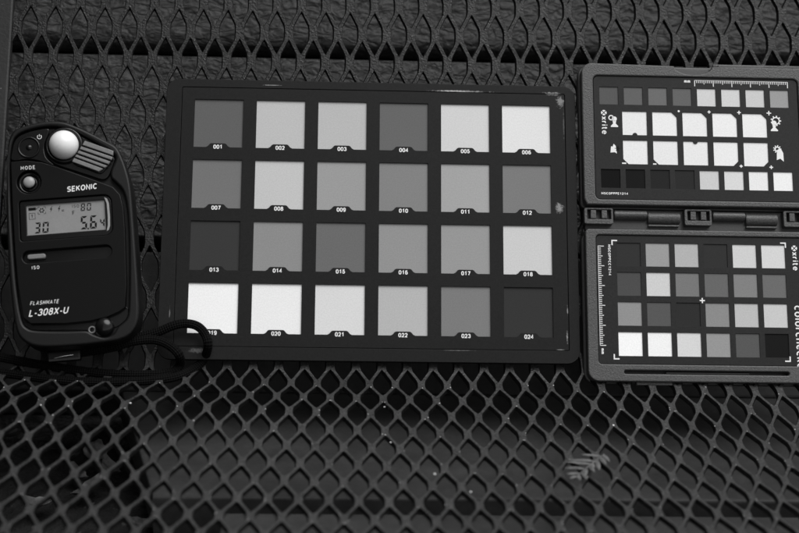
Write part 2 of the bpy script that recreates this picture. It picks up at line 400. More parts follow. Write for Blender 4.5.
# expanded metal sheet: each opening is an elongated hexagon; strands are real, with rounded edges
PX, LY = 13.1, 16.25
X0, X1, S0, S1 = -209, 640, -250, 470
SC_SEAT = 1.0
def expanded_sheet():
    bm = bmesh.new(); cache = {}
    def vert(x, s, n):
        key = (round(x, 2), round(s, 2), round(n, 2))
        if key not in cache: cache[key] = bm.verts.new(on_sheet(x, s, n)*K)
        return cache[key]
    hx, ha, hs = 4.35, 12.3, 3.6              # half width, half height, half length of the straight sides
    def loop(off, dx=0.0, e=0.0):             # opening shrunk by off
        a, b, c = ha-off*2.1+e*1.5, hs-e, hx-off+e
        return [(dx, a), (dx-0.9, a-1.5), (dx-c+0.35, b+0.9), (dx-c, b-1.4), (dx-c, -b+1.4), (dx-c+0.35, -b-0.9), (dx-0.9, -a+1.5), (dx, -a),
                (dx+0.9, -a+1.5), (dx+c-0.35, -b-0.9), (dx+c, -b+1.4), (dx+c, b-1.4), (dx+c-0.35, b+0.9), (dx+0.9, a-1.5)]
    h1, h2, w = 12.85, 3.65, PX/2
    outer = [(0, h1), (-w*.28, h1-(h1-h2)*.28), (-w, h2), (-w, h2*.4), (-w, -h2*.4), (-w, -h2), (-w*.28, -h1+(h1-h2)*.28), (0, -h1),
             (w*.28, -h1+(h1-h2)*.28), (w, -h2), (w, -h2*.4), (w, h2*.4), (w, h2), (w*.28, h1-(h1-h2)*.28)]
    mk_L = lambda e: [(outer, 0.0), (loop(-0.12, 0, e), 0.0), (loop(0.06, 0, e), -0.16), (loop(0.2, -0.1, e), -1.0), (loop(0.36, -0.3, e), -2.1), (loop(0.2, -0.25, e), -2.35)]
    L_BACK, L_SEAT = mk_L(0.0), mk_L(0.38)
    j0 = int((S0-PH[1])/LY)-1; j1 = int((S1-PH[1])/LY)+1
    for j in range(j0, j1+1):
        cs = PH[1]+j*LY
        if not (S0+12 < cs < S1-12): continue
        L = L_SEAT if cs < 5 else L_BACK
        i0 = int((X0-PH[0])/PX)-1; i1 = int((X1-PH[0])/PX)+1
        for i in range(i0, i1+1):
            cx = PH[0]+i*PX+(PX/2 if j % 2 else 0)
            if not (X0-2 < cx < X1+2): continue
            rings = [[vert(cx+a, cs+b, n) for a, b in lp] for lp, n in L]
            back = [vert(cx+a, cs+b, -2.35) for a, b in outer]
            rings.append(back); m_ = len(outer)
            for q in range(len(rings)-1):
                for k in range(m_):
                    f4 = (rings[q][k], rings[q][(k+1) % m_], rings[q+1][(k+1) % m_], rings[q+1][k])
                    if len(set(f4)) == 4:
                        try: f = bm.faces.new(f4); f.smooth = True
                        except ValueError: pass
    bmesh.ops.recalc_face_normals(bm, faces=bm.faces)
    me = bpy.data.meshes.new('mesh_sheet'); bm.to_mesh(me); bm.free(); me.set_sharp_from_angle(angle=R(33)); return me
PH = (-14.3, 184.4)                           # where one opening's centre falls
bench = thing('bench', 'black painted expanded metal bench with seat and back bent from one diamond mesh sheet', 'bench', Matrix.Identity(4))
link('mesh_sheet', expanded_sheet(), 'mesh_paint', bench)
def rail_back(x0, x1, u0, u1, n0, n1, name='side_rail'):
    o = box(name, x0, u0, n0, x1, u1, n1, 'rail_paint', bench, 1.2); o.matrix_local = back_frame(0, 0, 0); return o
rail_back(-236, -206.5, -6, 480, -3, 2.2)
rail_back(636, 664, -6, 480, -3, 2.2)
rail_back(-206, 635.5, 458, 482, -3, 2.2, 'top_rail')
pf = on_sheet(0, -250)
for nm, (a, b) in (('seat_rail', (-300, -276)), ('seat_rail', (640, 664))):
    pass
o = box('front_rail', -236, pf.y-6, pf.z-16, 664, pf.y+8, pf.z+2, 'rail_paint', bench, 2)

# ------------------------------------------------------------------ slats behind and below, ground
def plank(name, x0, y0, x1, y1, z0, z1, m, parent, mw, bev=3.0, lab=None, end=None):
    lp = [(x0, y0), (x1, y0), (x1, y1), (x0, y1)] if not end else end
    me = plate_me([lp], z0, z1, bev, 4); o = link(name, me, m, parent); o.matrix_local = mw
    try: me.shade_smooth(); me.set_sharp_from_angle(angle=R(50))
    except Exception: pass
    if lab: o['label'] = lab
    return o
backing = thing('board_fence', 'dark fence of broad horizontal boards standing close behind the mesh backrest', 'fence', Matrix.Identity(4))
BF = back_frame(0, 0, 0)
plank('plank', -420, 198.5, 760, 308, -82, -60, 'plank_rippled', backing, BF, 7.0, 'rippled board at the top with a rounded shaded lower edge')
plank('plank', -420, 84.6, 760, 191.8, -81, -60, 'plank_rippled', backing, BF, 1.5)
plank('plank', -420, 318, 760, 425, -82, -60, 'plank_rippled', backing, BF, 5.0)
plank('plank', -420, -2, 760, 76.5, -81, -60, 'plank_smooth', backing, BF, 2.0, 'smooth board showing under the charts')
plank('dark_gap_sheet', -440, -10, 780, 470, -112, -100, 'rail_paint', backing, BF, 1.0)  # added dark sheet that keeps the gaps between the boards black
deck = thing('slatted_deck', 'dark smooth boards lying beneath the mesh seat with a black gap between them', 'deck', Matrix.Identity(4))
I4 = Matrix.Identity(4)
plank('plank', 0, 0, 0, 0, -56, -34, 'plank_smooth', deck, I4, 2.0, 'wide board with a skewed end on the left', end=[(-119, -66), (760, -66), (760, 77), (-156, 77)])
plank('plank', -85, -188, 760, -81, -56, -34, 'plank_smooth', deck, I4, 2.0)
plank('plank', -330, -310, 760, -203, -56, -34, 'plank_smooth', deck, I4, 2.0)
bm = bmesh.new()
bmesh.ops.create_grid(bm, x_segments=90, y_segments=90, size=1.0)
for v in bm.verts:
    v.co.z = -0.074+0.003*math.sin(v.co.x*61+2*math.sin(v.co.y*43))+0.002*math.sin(v.co.y*77+v.co.x*31)
s = [bm.verts.new((a*30, b*30, -0.085)) for a, b in ((-1, -1), (1, -1), (1, 1), (-1, 1))]; bm.faces.new(s)
me = bpy.data.meshes.new('ground'); bm.to_mesh(me); bm.free()
g = link('ground', me, 'soil', smooth=True); g['kind'] = 'structure'

# leaf litter lying under the left of the seat
def leaf_me(L_, W, curl, seed):
    rnd = random.Random(seed); n = 9; vs_, fs = [], []
    for i in range(n+1):
        t = i/n; wd = W*math.sin(pi*min(max(t, .03), .97))**0.8*(1+0.15*rnd.uniform(-1, 1))
        z = curl*(t-0.5)**2*4
        vs_ += [((t-.5)*L_*K, -wd*K/2, (z+wd*.25)*K), ((t-.5)*L_*K, 0, z*K), ((t-.5)*L_*K, wd*K/2, (z+wd*.3)*K)]
    for i in range(n):
        b = i*3; fs += [(b, b+3, b+4, b+1), (b+1, b+4, b+5, b+2)]
    b = len(vs_); vs_ += [(x, y, z-0.0004) for x, y, z in vs_]; fs += [tuple(b+q for q in f[::-1]) for f in fs]
    me = bpy.data.meshes.new('leaf'); me.from_pydata(vs_, [], fs); me.update(); return me
LEAVES = [
    (-161, 91, -66, 20, 10, 25, 'pale curled leaf under the left of the seat, farthest from the camera'),
    (-163, 36, -66, 17, 13, 80, 'roundish pale leaf under the left of the seat, brightest of the fallen leaves'),
    (-152, 20, -66, 22, 8, 120, 'dark wrinkled leaf touching the right side of the roundish pale leaf'),
    (-168, 11, -66, 20, 9, -60, 'mottled leaf just left of and nearer than the roundish pale leaf'),
    (-160, -4, -66, 24, 10, 60, 'crumpled leaf under the seat, just nearer than the roundish pale leaf'),
    (-175, 34, -66, 16, 6, -40, 'thin bright leaf just left of the roundish pale leaf'),
    (-184, -18, -66, 19, 8, 10, 'broad dim leaf under the seat at the front left corner of the photo'),
    (-214, 59, -66, 24, 12, -20, 'dim leaf under the seat at the left edge, just below the strap'),
    (-127, -38, -66, 24, 7, 15, 'narrow leaf lying nearest the skewed board end, at the front'),
    (-185, 55, -66, 18, 8, -70, 'small dim leaf under the seat between the strap and the bright thin leaf'),
]
for i, (x, y, z, l_, w_, r_, lab) in enumerate(LEAVES):
    o = link('fallen_leaf', leaf_me(l_, w_, 5, i), 'dead_leaf', smooth=True); o.location = (x*K, y*K, z*K)
    o.rotation_euler = (R(random.uniform(-15, 25)), R(random.uniform(-15, 15)), R(r_)); tag(o, lab, 'leaf', 'fallen leaves under the seat')

# ------------------------------------------------------------------ big chart
CH = thing('colour_chart', 'large black framed chart with twenty four numbered grey patches leaning on the mesh backrest', 'colour chart', back_frame(0, 0, 0))
def window(x0, y0, x1, y1, tab=True):         # window opening, with a raised tab at its bottom for the number
    if not tab: return [(x0, y0), (x1, y0), (x1, y1), (x0, y1)]
    c = (x0+x1)/2
    return [(x0, y0), (c-6.3, y0), (c-5.3, y0+.5), (c-4.2, y0+1.8), (c-3.5, y0+2.1), (c+3.5, y0+2.1), (c+4.2, y0+1.8), (c+5.3, y0+.5), (c+6.3, y0), (x1, y0), (x1, y1), (x0, y1)]
CXs = [-108.4+32.35*i for i in range(6)]; CYs = [144.2-32.75*j for j in range(4)]
sc_m = scuffed(M['chart_black'], 'chart_scuffed', [(33, 151.3, 30, 1.1, .22), (27, 151.4, 15, .7, .45), (80, 151.0, 8, 1.8, .2), (84.5, 146.5, 3.4, 6, .2), (86.0, 134, .7, 14, .07),
    (83, 88.5, 4, 5, .24), (86.2, 34, .6, 5, .22), (85.8, 20, .8, 6, .25), (82, 13.6, 4, .5, .2), (30, 12.6, 16, .4, .10), (-68, 152.6, 9, .5, .25), (-117.5, 30, .6, 6, .12), (-103, 11, 9, 2.5, .10)])
base_lp = [rect(-123.2, 6.4, 92.3, 155.2, 6.5)]
base = plate('base_board', base_lp, 2.2, 4.6, sc_m.m, CH, 0.35)
mask_lp = [rect(-115, 13.3, 86.6, 150.6, 0.6)] + [window(x, y-26, x+25.4, y) for x in CXs for y in CYs]
# the mask is a raised sheet inside the rim; the rim is a ring round it with a fine groove between
rim = plate('rim', [rect(-123.2, 6.4, 92.3, 155.2, 6.5), rect(-115.25, 13.05, 86.85, 150.85, 0.8)], 4.62, 6.2, sc_m.m, CH, 0.2)
mask = plate('window_mask', mask_lp, 4.62, 6.1, sc_m.m, CH, 0.1)
VAL = [96, 188, 184, 102, 208, 224, 114, 194, 154, 130, 163, 122, 56, 139, 106, 145, 150, 202, 244, 235, 215, 180, 122, 52]
k = 0
for j, y in enumerate(CYs):
    for i, x in enumerate(CXs):
        plate('patch', [rect(x-1, y-27, x+26.4, y+1)], 4.63, 5.3, patch_mat(VAL[k]), CH, 0)
        text('patch_number', '%03d' % (k+1), x+12.7, y-25.8, 2.25, 6.1, 'ink_white', CH, w=.2, sx=1.02, spacing=.8)
        k += 1

# ------------------------------------------------------------------ folding chart case
PC = thing('chart_case', 'open grey plastic folding case holding two small patch panels, right of the large chart', 'chart case', back_frame(0, 0, 0))
PR = 218.9                                    # right side, out of frame
def shell(name, y0, y1, notch):
    lo = rect(94.2, y0, PR, y1, 6, rs=(6, 6, 6, 6) if not notch else (3, 3, 6, 6))
    o = plate(name, [lo], 0.6, 4.6, 'case_dark', PC, 0.8)
    return o
up_s = shell('upper_shell', 88.6, 168.0, True); lo_s = shell('lower_shell', -3.6, 77, False)
# upper face plate with thumb notch in its top edge
def arc(cx, cy, r, a0, a1, n=12, ky=1.0): return [(cx+r*cos(R(a0+(a1-a0)*i/n)), cy+r*ky*sin(R(a0+(a1-a0)*i/n))) for i in range(n+1)]
xs0, xs1 = 95.3, PR-1
fp = [(xs0, 93), (xs0+1.5, 89.6), (xs1-1.5, 89.6), (xs1, 93)] + arc(xs1-5.5, 166.6-5.5, 5.5, 0, 90, 6) + \
     arc(155.3, 166.9, 10.4, -5, -175, 14, .5) + arc(xs0+5.5, 167.2-5.5, 5.5, 90, 180, 6)
up_pan = rect(101.4, 92.6, 211.3, 160.4, 2.6)
plate('face_frame', [fp, up_pan], 4.62, 10.6, 'case_plastic', up_s, 0.7, res=3)
plate('thumb_notch', [arc(155.3, 166.7, 10.2, -3, -177, 14, .48)], 4.62, 6.0, 'case_dark', up_s, 0.3)
box('latch', 169, 166.2, 4.62, 194, 167.8, 9.6, 'case_dark', up_s, 0.3)
box('latch_lip', 166.4, 166.9, 7.4, 216, 168.2, 9.2, 'case_plastic', up_s, 0.25)
W2 = []
r1 = [(104.8+13.07*i, 144.6, 9.95, 9.7) for i in range(8)]
r4 = [(104.6+13.07*i, 98.9, 10.2, 10.2) for i in range(8)]
wins = [window(x, y, x+w_, y+h_, False) for x, y, w_, h_ in r1+r4]
big = []
for i in range(5):
    x = 116.7+16.05*i; y0 = 127.9; a = 13.0
    if i == 0:
        big.append([(x, y0), (x+5, y0)] + arc(x+6.5, y0, 1.3, 180, 0, 6) + [(x+a, y0), (x+a, y0+a), (x, y0+a)])
    else:
        big.append([(x, y0), (x+a, y0), (x+a, y0+a-2.7), (x+a-2.7, y0+a), (x, y0+a)])
for i in range(5):
    x = 116.7+16.05*i; y0 = 112.0; a = 13.0
    if i == 2:
        big.append([(x, y0), (x+a, y0), (x+a, y0+a), (x+7.8, y0+a)] + arc(x+6.5, y0+a, 1.3, 0, -180, 6) + [(x, y0+a)])
    elif i < 2:
        big.append([(x+2.7, y0), (x+a, y0), (x+a, y0+a), (x, y0+a), (x, y0+2.7)])
    else:
        big.append([(x, y0), (x+a-2.7, y0), (x+a, y0+2.7), (x+a, y0+a), (x, y0+a)])
pan_in = rect(101.7, 92.9, 211.0, 160.1, 2.4)
plate('panel', [pan_in]+wins+big, 7.2, 9.7, 'panel_black', up_s, 0.08)
for vals, row in (((88, 98, 107, 99, 208, 208, 201, 154), r1), ((16, 22, 37, 43, 203, 216, 231, 238), r4)):
    for v_, (x, y, w_, h_) in zip(vals, row):
        plate('patch', [rect(x-.6, y-.6, x+w_+.6, y+h_+.6)], 8.0, 9.25, patch_mat(v_), up_s, 0)
for i in range(10):
    x = 116.7+16.05*(i % 5); y = 127.9 if i < 5 else 112.0
    plate('white_patch', [rect(x-.6, y-.6, x+13.6, y+13.6)], 8.0, 9.25, patch_mat((232, 234, 233, 236, 234, 233, 231, 232, 234, 232)[i]), up_s, 0)
ZP = 9.74
def pr(name, polys, parent, z=ZP, m='ink_white'): return link(name, polys_me(polys, z), m, parent)
# printed ruler, 50 mm, ticks hanging from the top
tk = [rect(155.9, 158.75, 206.1, 158.95)]
for i in range(51):
    l_ = 3.2 if i % 10 == 0 else (2.0 if i % 5 == 0 else 1.35)
    wd = .2 if i % 10 == 0 else .16
    tk.append(rect(156+i-wd, 158.74-l_, 156+i+wd, 158.74))
pr('ruler_print', tk, up_s)
text('unit_print', 'mm', 152.0, 158.3, 1.9, 9.7, 'ink_white', up_s, w=.22)
text('code_print', 'MSCOPPPE1214', 111.6, 95.9, 1.25, 9.7, 'ink_white', up_s, w=.2, sx=1.18)
def logo(x, y, parent, z):                    # ringed cross and rotated word
    out = []
    for a in range(4):                        # four rounded petals round a cross
        c = R(90*a); out.append([(x+1.5*cos(c+R(q))*1.0, y+1.5*sin(c+R(q))) for q in (-36, -18, 0, 18, 36)] + [(x+.3*cos(c), y+.3*sin(c))])
    ring = []
    for i in range(20):
        a, b = 2*pi*i/20, 2*pi*(i+1)/20
        ring.append([(x+1.75*cos(a), y+1.75*sin(a)), (x+1.4*cos(a), y+1.4*sin(a)), (x+1.4*cos(b), y+1.4*sin(b)), (x+1.75*cos(b), y+1.75*sin(b))])
    petals = [[(x+.35*sx, y+1.3*sy), (x+1.3*sx, y+.35*sy), (x+1.35*sx, y+1.35*sy)] for sx in (-1, 1) for sy in (-1, 1)]
    pr('logo_print', ring[0:0]+out, parent, z+.04)
    text('name_print', 'xrite', x+.3, y-6.9, 3.2, z, 'ink_white', parent, rot=-90, w=.15, sx=1.22)
logo(106.9, 139.9, up_s, 9.7)
def bust(x, y): # head and shoulders
    return [circle(x, y+1.4, 1.35, 12), [(x-1.0, y+.6), (x+1.0, y+.6), (x+.7, y-1.2), (x+2.0, y-2.6), (x+1.8, y-3.1), (x-1.9, y-3.1), (x-2.0, y-2.6), (x-.7, y-1.2)]]
def sunring(x, y, r0, r1, rays):
    out = []
    for i in range(16):
        a, b = 2*pi*i/16, 2*pi*(i+1)/16
        out.append([(x+r1*cos(a), y+r1*sin(a)), (x+r0*cos(a), y+r0*sin(a)), (x+r0*cos(b), y+r0*sin(b)), (x+r1*cos(b), y+r1*sin(b))])
    for i in range(rays):
        a = 2*pi*i/rays; out.append([(x+r1*cos(a-.14), y+r1*sin(a-.14)), (x+r1*cos(a+.14), y+r1*sin(a+.14)), (x+(r1+.7)*cos(a+.14), y+(r1+.7)*sin(a+.14)), (x+(r1+.7)*cos(a-.14), y+(r1+.7)*sin(a-.14))])
    return out
def vb(x, y, s=1): # flat landscape sign: jagged block
    return [[(x-2.1*s, y-2.4), (x-1.7*s, y+1.0), (x-.9*s, y+.8), (x-.3*s, y+2.4), (x+.8*s, y+1.2), (x+1.3*s, y-2.9), (x+.2*s, y-2.2)]]
pr('portrait_icon', bust(112.4, 135.2)+sunring(110.7, 137.2, .9, 1.5, 0), up_s)
pr('portrait_icon', bust(197.8, 134.6), up_s); pr('portrait_icon', sunring(198.8, 137.2, 1.55, 2.15, 9), up_s, ZP+.02)
pr('landscape_icon', vb(112.0, 120.5), up_s); pr('landscape_icon', sunring(113.6, 120.4, .35, .75, 6), up_s, ZP+.02, 'ink_black')
pr('landscape_icon', [[(198.3, 115.6), (198.6, 121.0), (200.6, 122.2), (201.9, 119.5), (202.0, 114.8), (200.2, 116.4)]], up_s)
pr('landscape_icon', sunring(198.8, 121.6, .85, 1.5, 9), up_s, ZP+.02)
def plus(x, y, l_, t): return [rect(x-l_, y-t, x+l_, y+t), rect(x-t, y+t+.001, x+t, y+l_), rect(x-t, y-l_, x+t, y-t-.001)]
mk = [circle(116.7+16.05*2-1.9, 141.5, .6, 10)]
for i, s_ in ((3, .8), (4, 1.0), (5, 1.25)): mk += plus(116.7+16.05*i-1.7, 141.4, s_, .28)
mk += plus(116.7+16.05*4-1.8, 111.9, .85, .28) + plus(116.7+16.05*5-1.8, 111.6, 1.0, .28)
mk += [rect(115.9, 112.0, 118.1, 112.75), rect(132.3, 111.9, 134.1, 112.6)]
pr('dot_print', mk[:1], up_s)
for i in range(5): pr('plus_print', mk[1+3*i:4+3*i], up_s)
for q in mk[16:]: pr('minus_print', [q], up_s)
# lower half
xs = [111.9+15.18*i for i in range(6)]; ys = [57.2, 41.65, 26.0, 10.3]; a = 12.35
lw = [window(x-.08*j, y, x+a-.08*j, y+a, False) for j, y in enumerate(ys) for x in xs]
lo_pan = rect(101.0, 5.9, 212, 73.6, 2.0)
slot = rect(114, 1.0, 199.2, 2.9, .9)
lf = rect(95.6, -2.9, PR-1, 76.6, 5.5, rs=(5.5, 5.5, 2, 2))
plate('face_frame', [lf, lo_pan, slot], 4.62, 10.6, 'case_plastic', lo_s, 0.6, res=3)
plate('panel', [rect(101.25, 6.15, 211.7, 73.35, 1.8)]+lw, 7.2, 9.7, 'panel_black', lo_s, 0.08)
box('slot_bar', 136, 1.55, 5.5, 179, 2.35, 8.4, 'case_dark', lo_s, 0.1)
box('closing_lip', 120.5, -4.4, 5.2, 139, -2.85, 8.6, 'case_plastic', lo_s, 0.3)
VL = [50, 153, 177, 49, 206, 212, 76, 204, 118, 102, 128, 106, 142, 86, 46, 137, 186, 198, 247, 241, 212, 148, 86, 22]
for j, y in enumerate(ys):
    for i, x in enumerate(xs):
        plate('patch', [rect(x-.6, y-.6, x+a+.6, y+a+.6)], 8.0, 9.25, patch_mat(VL[j*6+i]), lo_s, 0)
tk = []
for i in range(51):
    y = 67.6-i*1.04; l_ = 3.0 if i % 10 == 0 else (2.2 if i % 5 == 0 else 1.4)
    tk.append(rect(102.2, y-.18, 102.2+l_, y+.18))
tk.append(rect(102.0, 67.8-52.2, 102.19, 67.8))
pr('ruler_print', tk, lo_s)
text('unit_print', 'mm', 103.4, 12.6, 1.7, 9.7, 'ink_white', lo_s, rot=-90, w=.22)
text('code_print', 'MSCOPPCC1214', 108.0, 60.3, 1.35, 9.7, 'ink_white', lo_s, rot=-90, w=.2, sx=1.25)
cn = []
for (x, y, dx, dy) in ((109.2, 71.0, 1, -1), (200.9, 71.0, -1, -1), (108.9, 8.4, 1, 1), (200.5, 8.2, -1, 1)):
    cn += [rect(min(x, x+3*dx), min(y, y+.65*dy), max(x, x+3*dx), max(y, y+.65*dy)), rect(min(x, x+.65*dx), min(y+.66*dy, y+2.8*dy), max(x, x+.65*dx), max(y+.66*dy, y+2.8*dy))]
cn += plus(155.7, 39.6, 1.35, .32)
for i in range(4): pr('corner_print', cn[2*i:2*i+2], lo_s)
pr('plus_print', cn[8:], lo_s)
logo(205.2, 68.0, lo_s, 9.7)
text('name_print', 'colorchecker', 205.8, 20.0, 4.4, 9.7, 'ink_white', lo_s, rot=-90, w=.14, sx=1.12)
# hinge between the halves
hg = link('hinge_bar', None, None) if False else box('hinge_bar', 96.5, 77.3, 1.2, PR-1.5, 88.3, 5.0, 'case_dark', PC, .4)
def barrel(x0, x1, m='case_plastic', top=9.3, y0=80.2, y1=87.6, rr=3.2):
    prof = []
    for i in range(9):
        t = R(180-180*i/8*0.98); prof.append(((y0+y1)/2+(y1-y0)/2*cos(t), top-rr+rr*sin(t)))
    prof = [(y0, 4.9)]+prof+[(y1, 4.9)]
    bm = bmesh.new(); A = [bm.verts.new((x0*K, y*K, z*K)) for y, z in prof]; B = [bm.verts.new((x1*K, y*K, z*K)) for y, z in prof]
    n = len(prof)
    for i in range(n): bm.faces.new((A[i], A[(i+1) % n], B[(i+1) % n], B[i]))
    bm.faces.new(A); bm.faces.new(B[::-1]); bmesh.ops.recalc_face_normals(bm, faces=bm.faces)
    eds = [e for e in bm.edges if all(len(f.verts) == 4 for f in e.link_faces) is False]
    bmesh.ops.bevel(bm, geom=eds, offset=.3*K, segments=2, affect='EDGES')
    me = bpy.data.meshes.new('hinge_barrel'); bm.to_mesh(me); bm.free()
    o = link('hinge_barrel', me, m, PC); me.shade_smooth(); me.set_sharp_from_angle(angle=R(40)); return o
def bracket(x0, x1):
    # flat plate with two upright teeth in a recess
    plate('hinge_bracket', [rect(x0, 79.6, x1, 88.2, 1.0), rect(x0+1.6, 82.2, x1-1.2, 87.3, .3)], 5.0, 9.0, 'case_plastic', PC, .3)
    w_ = x1-x0
    for t in (x0+w_*.22, x0+w_*.60):
        box('hinge_tooth', t, 82.6, 5.0, t+2.9, 87.0, 8.9, 'case_plastic', PC, .35)
for x0 in (95.5, 148.2, 200.6):
    bracket(x0, x0+14.4 if x0 > 100 else x0+15.2)
for x0, x1 in ((111.4, 128.6), (163.4, 180.4)):
    barrel(x0, x1, y0=82.6)
    barrel(x1+.6, x1+17.6 if x1 < 150 else x1+17.4, top=8.4, y0=80.6, y1=87.4)
    box('hinge_lip', x1+.8, 79.2, 5.0, x1+17, 80.1, 7.2, 'case_plastic', PC, .2)

# ------------------------------------------------------------------ light meter
LM = thing('light_meter', 'black handheld light meter with white dome and grey number screen, at the left', 'light meter', back_frame(-165, 8, 0, 5.5))
sil = [(-25.2, 104.2), (-23.6, 111.4), (-20.4, 115.0), (-13.3, 117.0), (-4.8, 118.0), (3, 117.2), (9, 114.6), (15.5, 111.0), (24, 105.6), (29.3, 101.8), (32.0, 96.0), (34.2, 88.0), (35.5, 78.6), (36.0, 58.7), (36.2, 40), (36.2, 26.9),
       (35.4, 12.7), (31.6, 5.6), (25.5, 2.7), (16.1, 1.9), (1.5, 1.6), (-13, 2.4), (-20.5, 5.6), (-24.6, 12.7), (-26.4, 32.1), (-27.0, 52.4), (-26.8, 78.2)]
silS = smooth_poly(sil, 4)
plate('body', [silS], 2.6, 20.5, 'meter_rubber', LM, 3.2, res=5)
def inset(pts, d):
    c = Vector((4, 58)); out = []; n = len(pts)
    for i in range(n):
        a, b = Vector(pts[i-1]), Vector(pts[(i+1) % n]); t = (b-a); t.normalize(); nn = Vector((-t.y, t.x)); p = Vector(pts[i])
        if (p+nn*1-c).length > (p-c).length: nn = -nn
        out.append(tuple(p+nn*d))
    return out
# raised soft rim round the lower body; thick at right and bottom, thin at left
rim_in = smooth_poly([(-24.2, 97), (-24.6, 78), (-24.2, 52), (-23.4, 32), (-21.6, 17), (-19.2, 12.4), (-14, 10.6), (0, 9.2), (9.6, 8.6), (13.0, 6.6), (18.4, 4.6), (22.6, 5.9), (24.8, 9.0), (28.0, 11.4), (30.2, 14.5), (31.2, 22), (32.4, 40), (33.0, 58.7), (32.6, 72), (31.0, 79), (27.8, 83.2), (25.6, 86.0), (26, 90), (28.6, 96), (26.4, 99.5), (20, 104.2), (14, 108.4), (8, 112.2), (2, 114.4), (-5, 115.2), (-13.3, 114.2), (-19.4, 112.2), (-22.3, 108.8), (-23.6, 103)], 3)
plate('bumper', [silS, rim_in], 18.0, 24.2, 'meter_rubber', LM, 1.25, res=4)
# head: glossy black upper panel
head = smooth_poly([(-23.4, 98.9), (-23.2, 104), (-21.6, 109), (-18.6, 111.8), (-13, 113.6), (-5, 114.4), (-4.4, 112), (-6.8, 106), (-6.2, 99.5), (-2.5, 95.2), (-4, 94.9), (-10, 97.6), (-16, 99.0)], 4)
plate('power_panel', [head], 20.4, 23.2, 'meter_gloss', LM, .5)
hb = smooth_poly([(-4.6, 114.2), (1, 113.8), (8, 111.4), (14, 107.8), (19, 104.8), (25.6, 99.6), (28.0, 96), (26.8, 92), (24.4, 87.2), (21, 85.6), (14, 88.4), (6, 91.8), (-2.0, 95.4), (-5.6, 99.6), (-6.2, 106), (-4.6, 111)], 4)
plate('dome_housing', [hb], 20.4, 22.4, 'meter_gloss', LM, .5)
pl = [(-23.7, 98.0), (-23.9, 78), (-23.5, 52), (-22.7, 34), (-20.8, 17.5), (-17.2, 14.2), (0, 12.9), (12, 13.2), (20.6, 14.6), (26, 16.6), (29.4, 18.8), (30.6, 30), (31.4, 59.1), (31.2, 70), (30.0, 76.4), (26.6, 80.8), (20, 84.0), (10, 88.6), (-0.3, 93.3), (-8, 96.4), (-16, 98.0)]
bez = rect(-20.6, 56.2, 25.4, 77.2, 3.0, rs=(1.5, 4, 4, 1.5))
isl = rect(-19.9, 44.8, 24.2, 51.2, 3.1)
mbh = circle(-15.1, 86.6, 6.0, 28)
plate('face_plate', [pl, bez, isl, mbh], 20.6, 24.4, 'meter_face', LM, .45, res=3)
plate('lower_recess', [smooth_poly([(-20, 15.5), (0, 14.5), (20, 16), (29.5, 19.5), (30, 14.4), (26, 10.6), (22, 9), (20, 6), (15, 5.8), (10, 9.2), (-14, 11.2), (-18.6, 12.6)], 3)], 20.4, 21.4, 'meter_gloss', LM, .2)
# screen window
plate('screen_bezel', [rect(-20.4, 56.4, 25.2, 77.0, 2.9, rs=(1.4, 3.8, 3.8, 1.4)), rect(-17.2, 59.3, 21.9, 74.9, .3)], 20.6, 23.4, 'meter_gloss', LM, .35, res=3)
scr = plate('screen', [rect(-17.6, 59.0, 22.2, 75.2)], 20.6, 22.3, 'lcd_grey', LM, 0)
glint = plate('screen_glint', [[(22.2, 58.4), (23.3, 59.0), (24.0, 61), (24.2, 66), (24.0, 72.6), (23.2, 75.2), (21.8, 76.0), (22.9, 72.6), (23.1, 66), (22.9, 61.5)]], 23.38, 23.6, 'button_grey', LM, .08)  # pale strip modelled as the glint along the bezel's right edge
# segment digits
SEG = {'0': 'abcdef', '3': 'abcdg', '8': 'abcdefg', '5': 'acdfg', '6': 'acdefg', '4': 'bcfg'}
def digit(ch, x, y, w_, h_, t, sh=.09):
    g_ = t*.18; out = []
    def q(pts): out.append([(x+a+b*sh, y+b) for a, b in pts])
    m_ = h_/2
    for c in SEG[ch]:
        if c == 'a': q([(g_, h_), (w_-g_, h_), (w_-g_-t, h_-t), (g_+t, h_-t)])
        if c == 'd': q([(g_, 0), (w_-g_, 0), (w_-g_-t, t), (g_+t, t)])
        if c == 'g': q([(t*.6, m_), (t, m_+t/2), (w_-t, m_+t/2), (w_-t*.6, m_), (w_-t, m_-t/2), (t, m_-t/2)])
        if c == 'f': q([(0, h_-g_), (t, h_-g_-t), (t, m_+t*.6), (0, m_+g_*1.5)])
        if c == 'e': q([(0, g_), (t, g_+t), (t, m_-t*.6), (0, m_-g_*1.5)])
        if c == 'b': q([(w_, h_-g_), (w_-t, h_-g_-t), (w_-t, m_+t*.6), (w_, m_+g_*1.5)])
        if c == 'c': q([(w_, g_), (w_-t, g_+t), (w_-t, m_-t*.6), (w_, m_-g_*1.5)])
    return out
ZL = 22.33
def lp(name, polys): return pr(name, polys, scr, ZL, 'ink_black')
dz = digit('3', -13.9, 60.2, 2.9, 5.6, .86)+digit('0', -9.9, 60.2, 3.0, 5.6, .86)
dz += digit('5', 9.0, 60.5, 3.3, 6.8, 1.0)+digit('6', 13.7, 60.5, 3.4, 6.8, 1.0)+[rect(12.55, 60.3, 13.3, 61.1)]+digit('4', 18.7, 61.0, 2.3, 4.4, .72)
dz += digit('8', 9.6, 70.0, 2.1, 3.9, .56)+digit('0', 12.6, 70.0, 2.1, 3.9, .56)
lp('digit_print', dz)
text('unit_print', 'ISO', 7.2, 72.8, 1.6, 22.3, 'ink_black', scr, thick=.015, w=.14, sx=1.0, spacing=1.6)
text('unit_print', 'F', 6.0, 69.4, 2.2, 22.3, 'ink_black', scr, thick=.015, w=.15)
text('mode_print', 'T', -14.6, 69.2, 1.7, 22.3, 'ink_black', scr, thick=.015, w=.2)
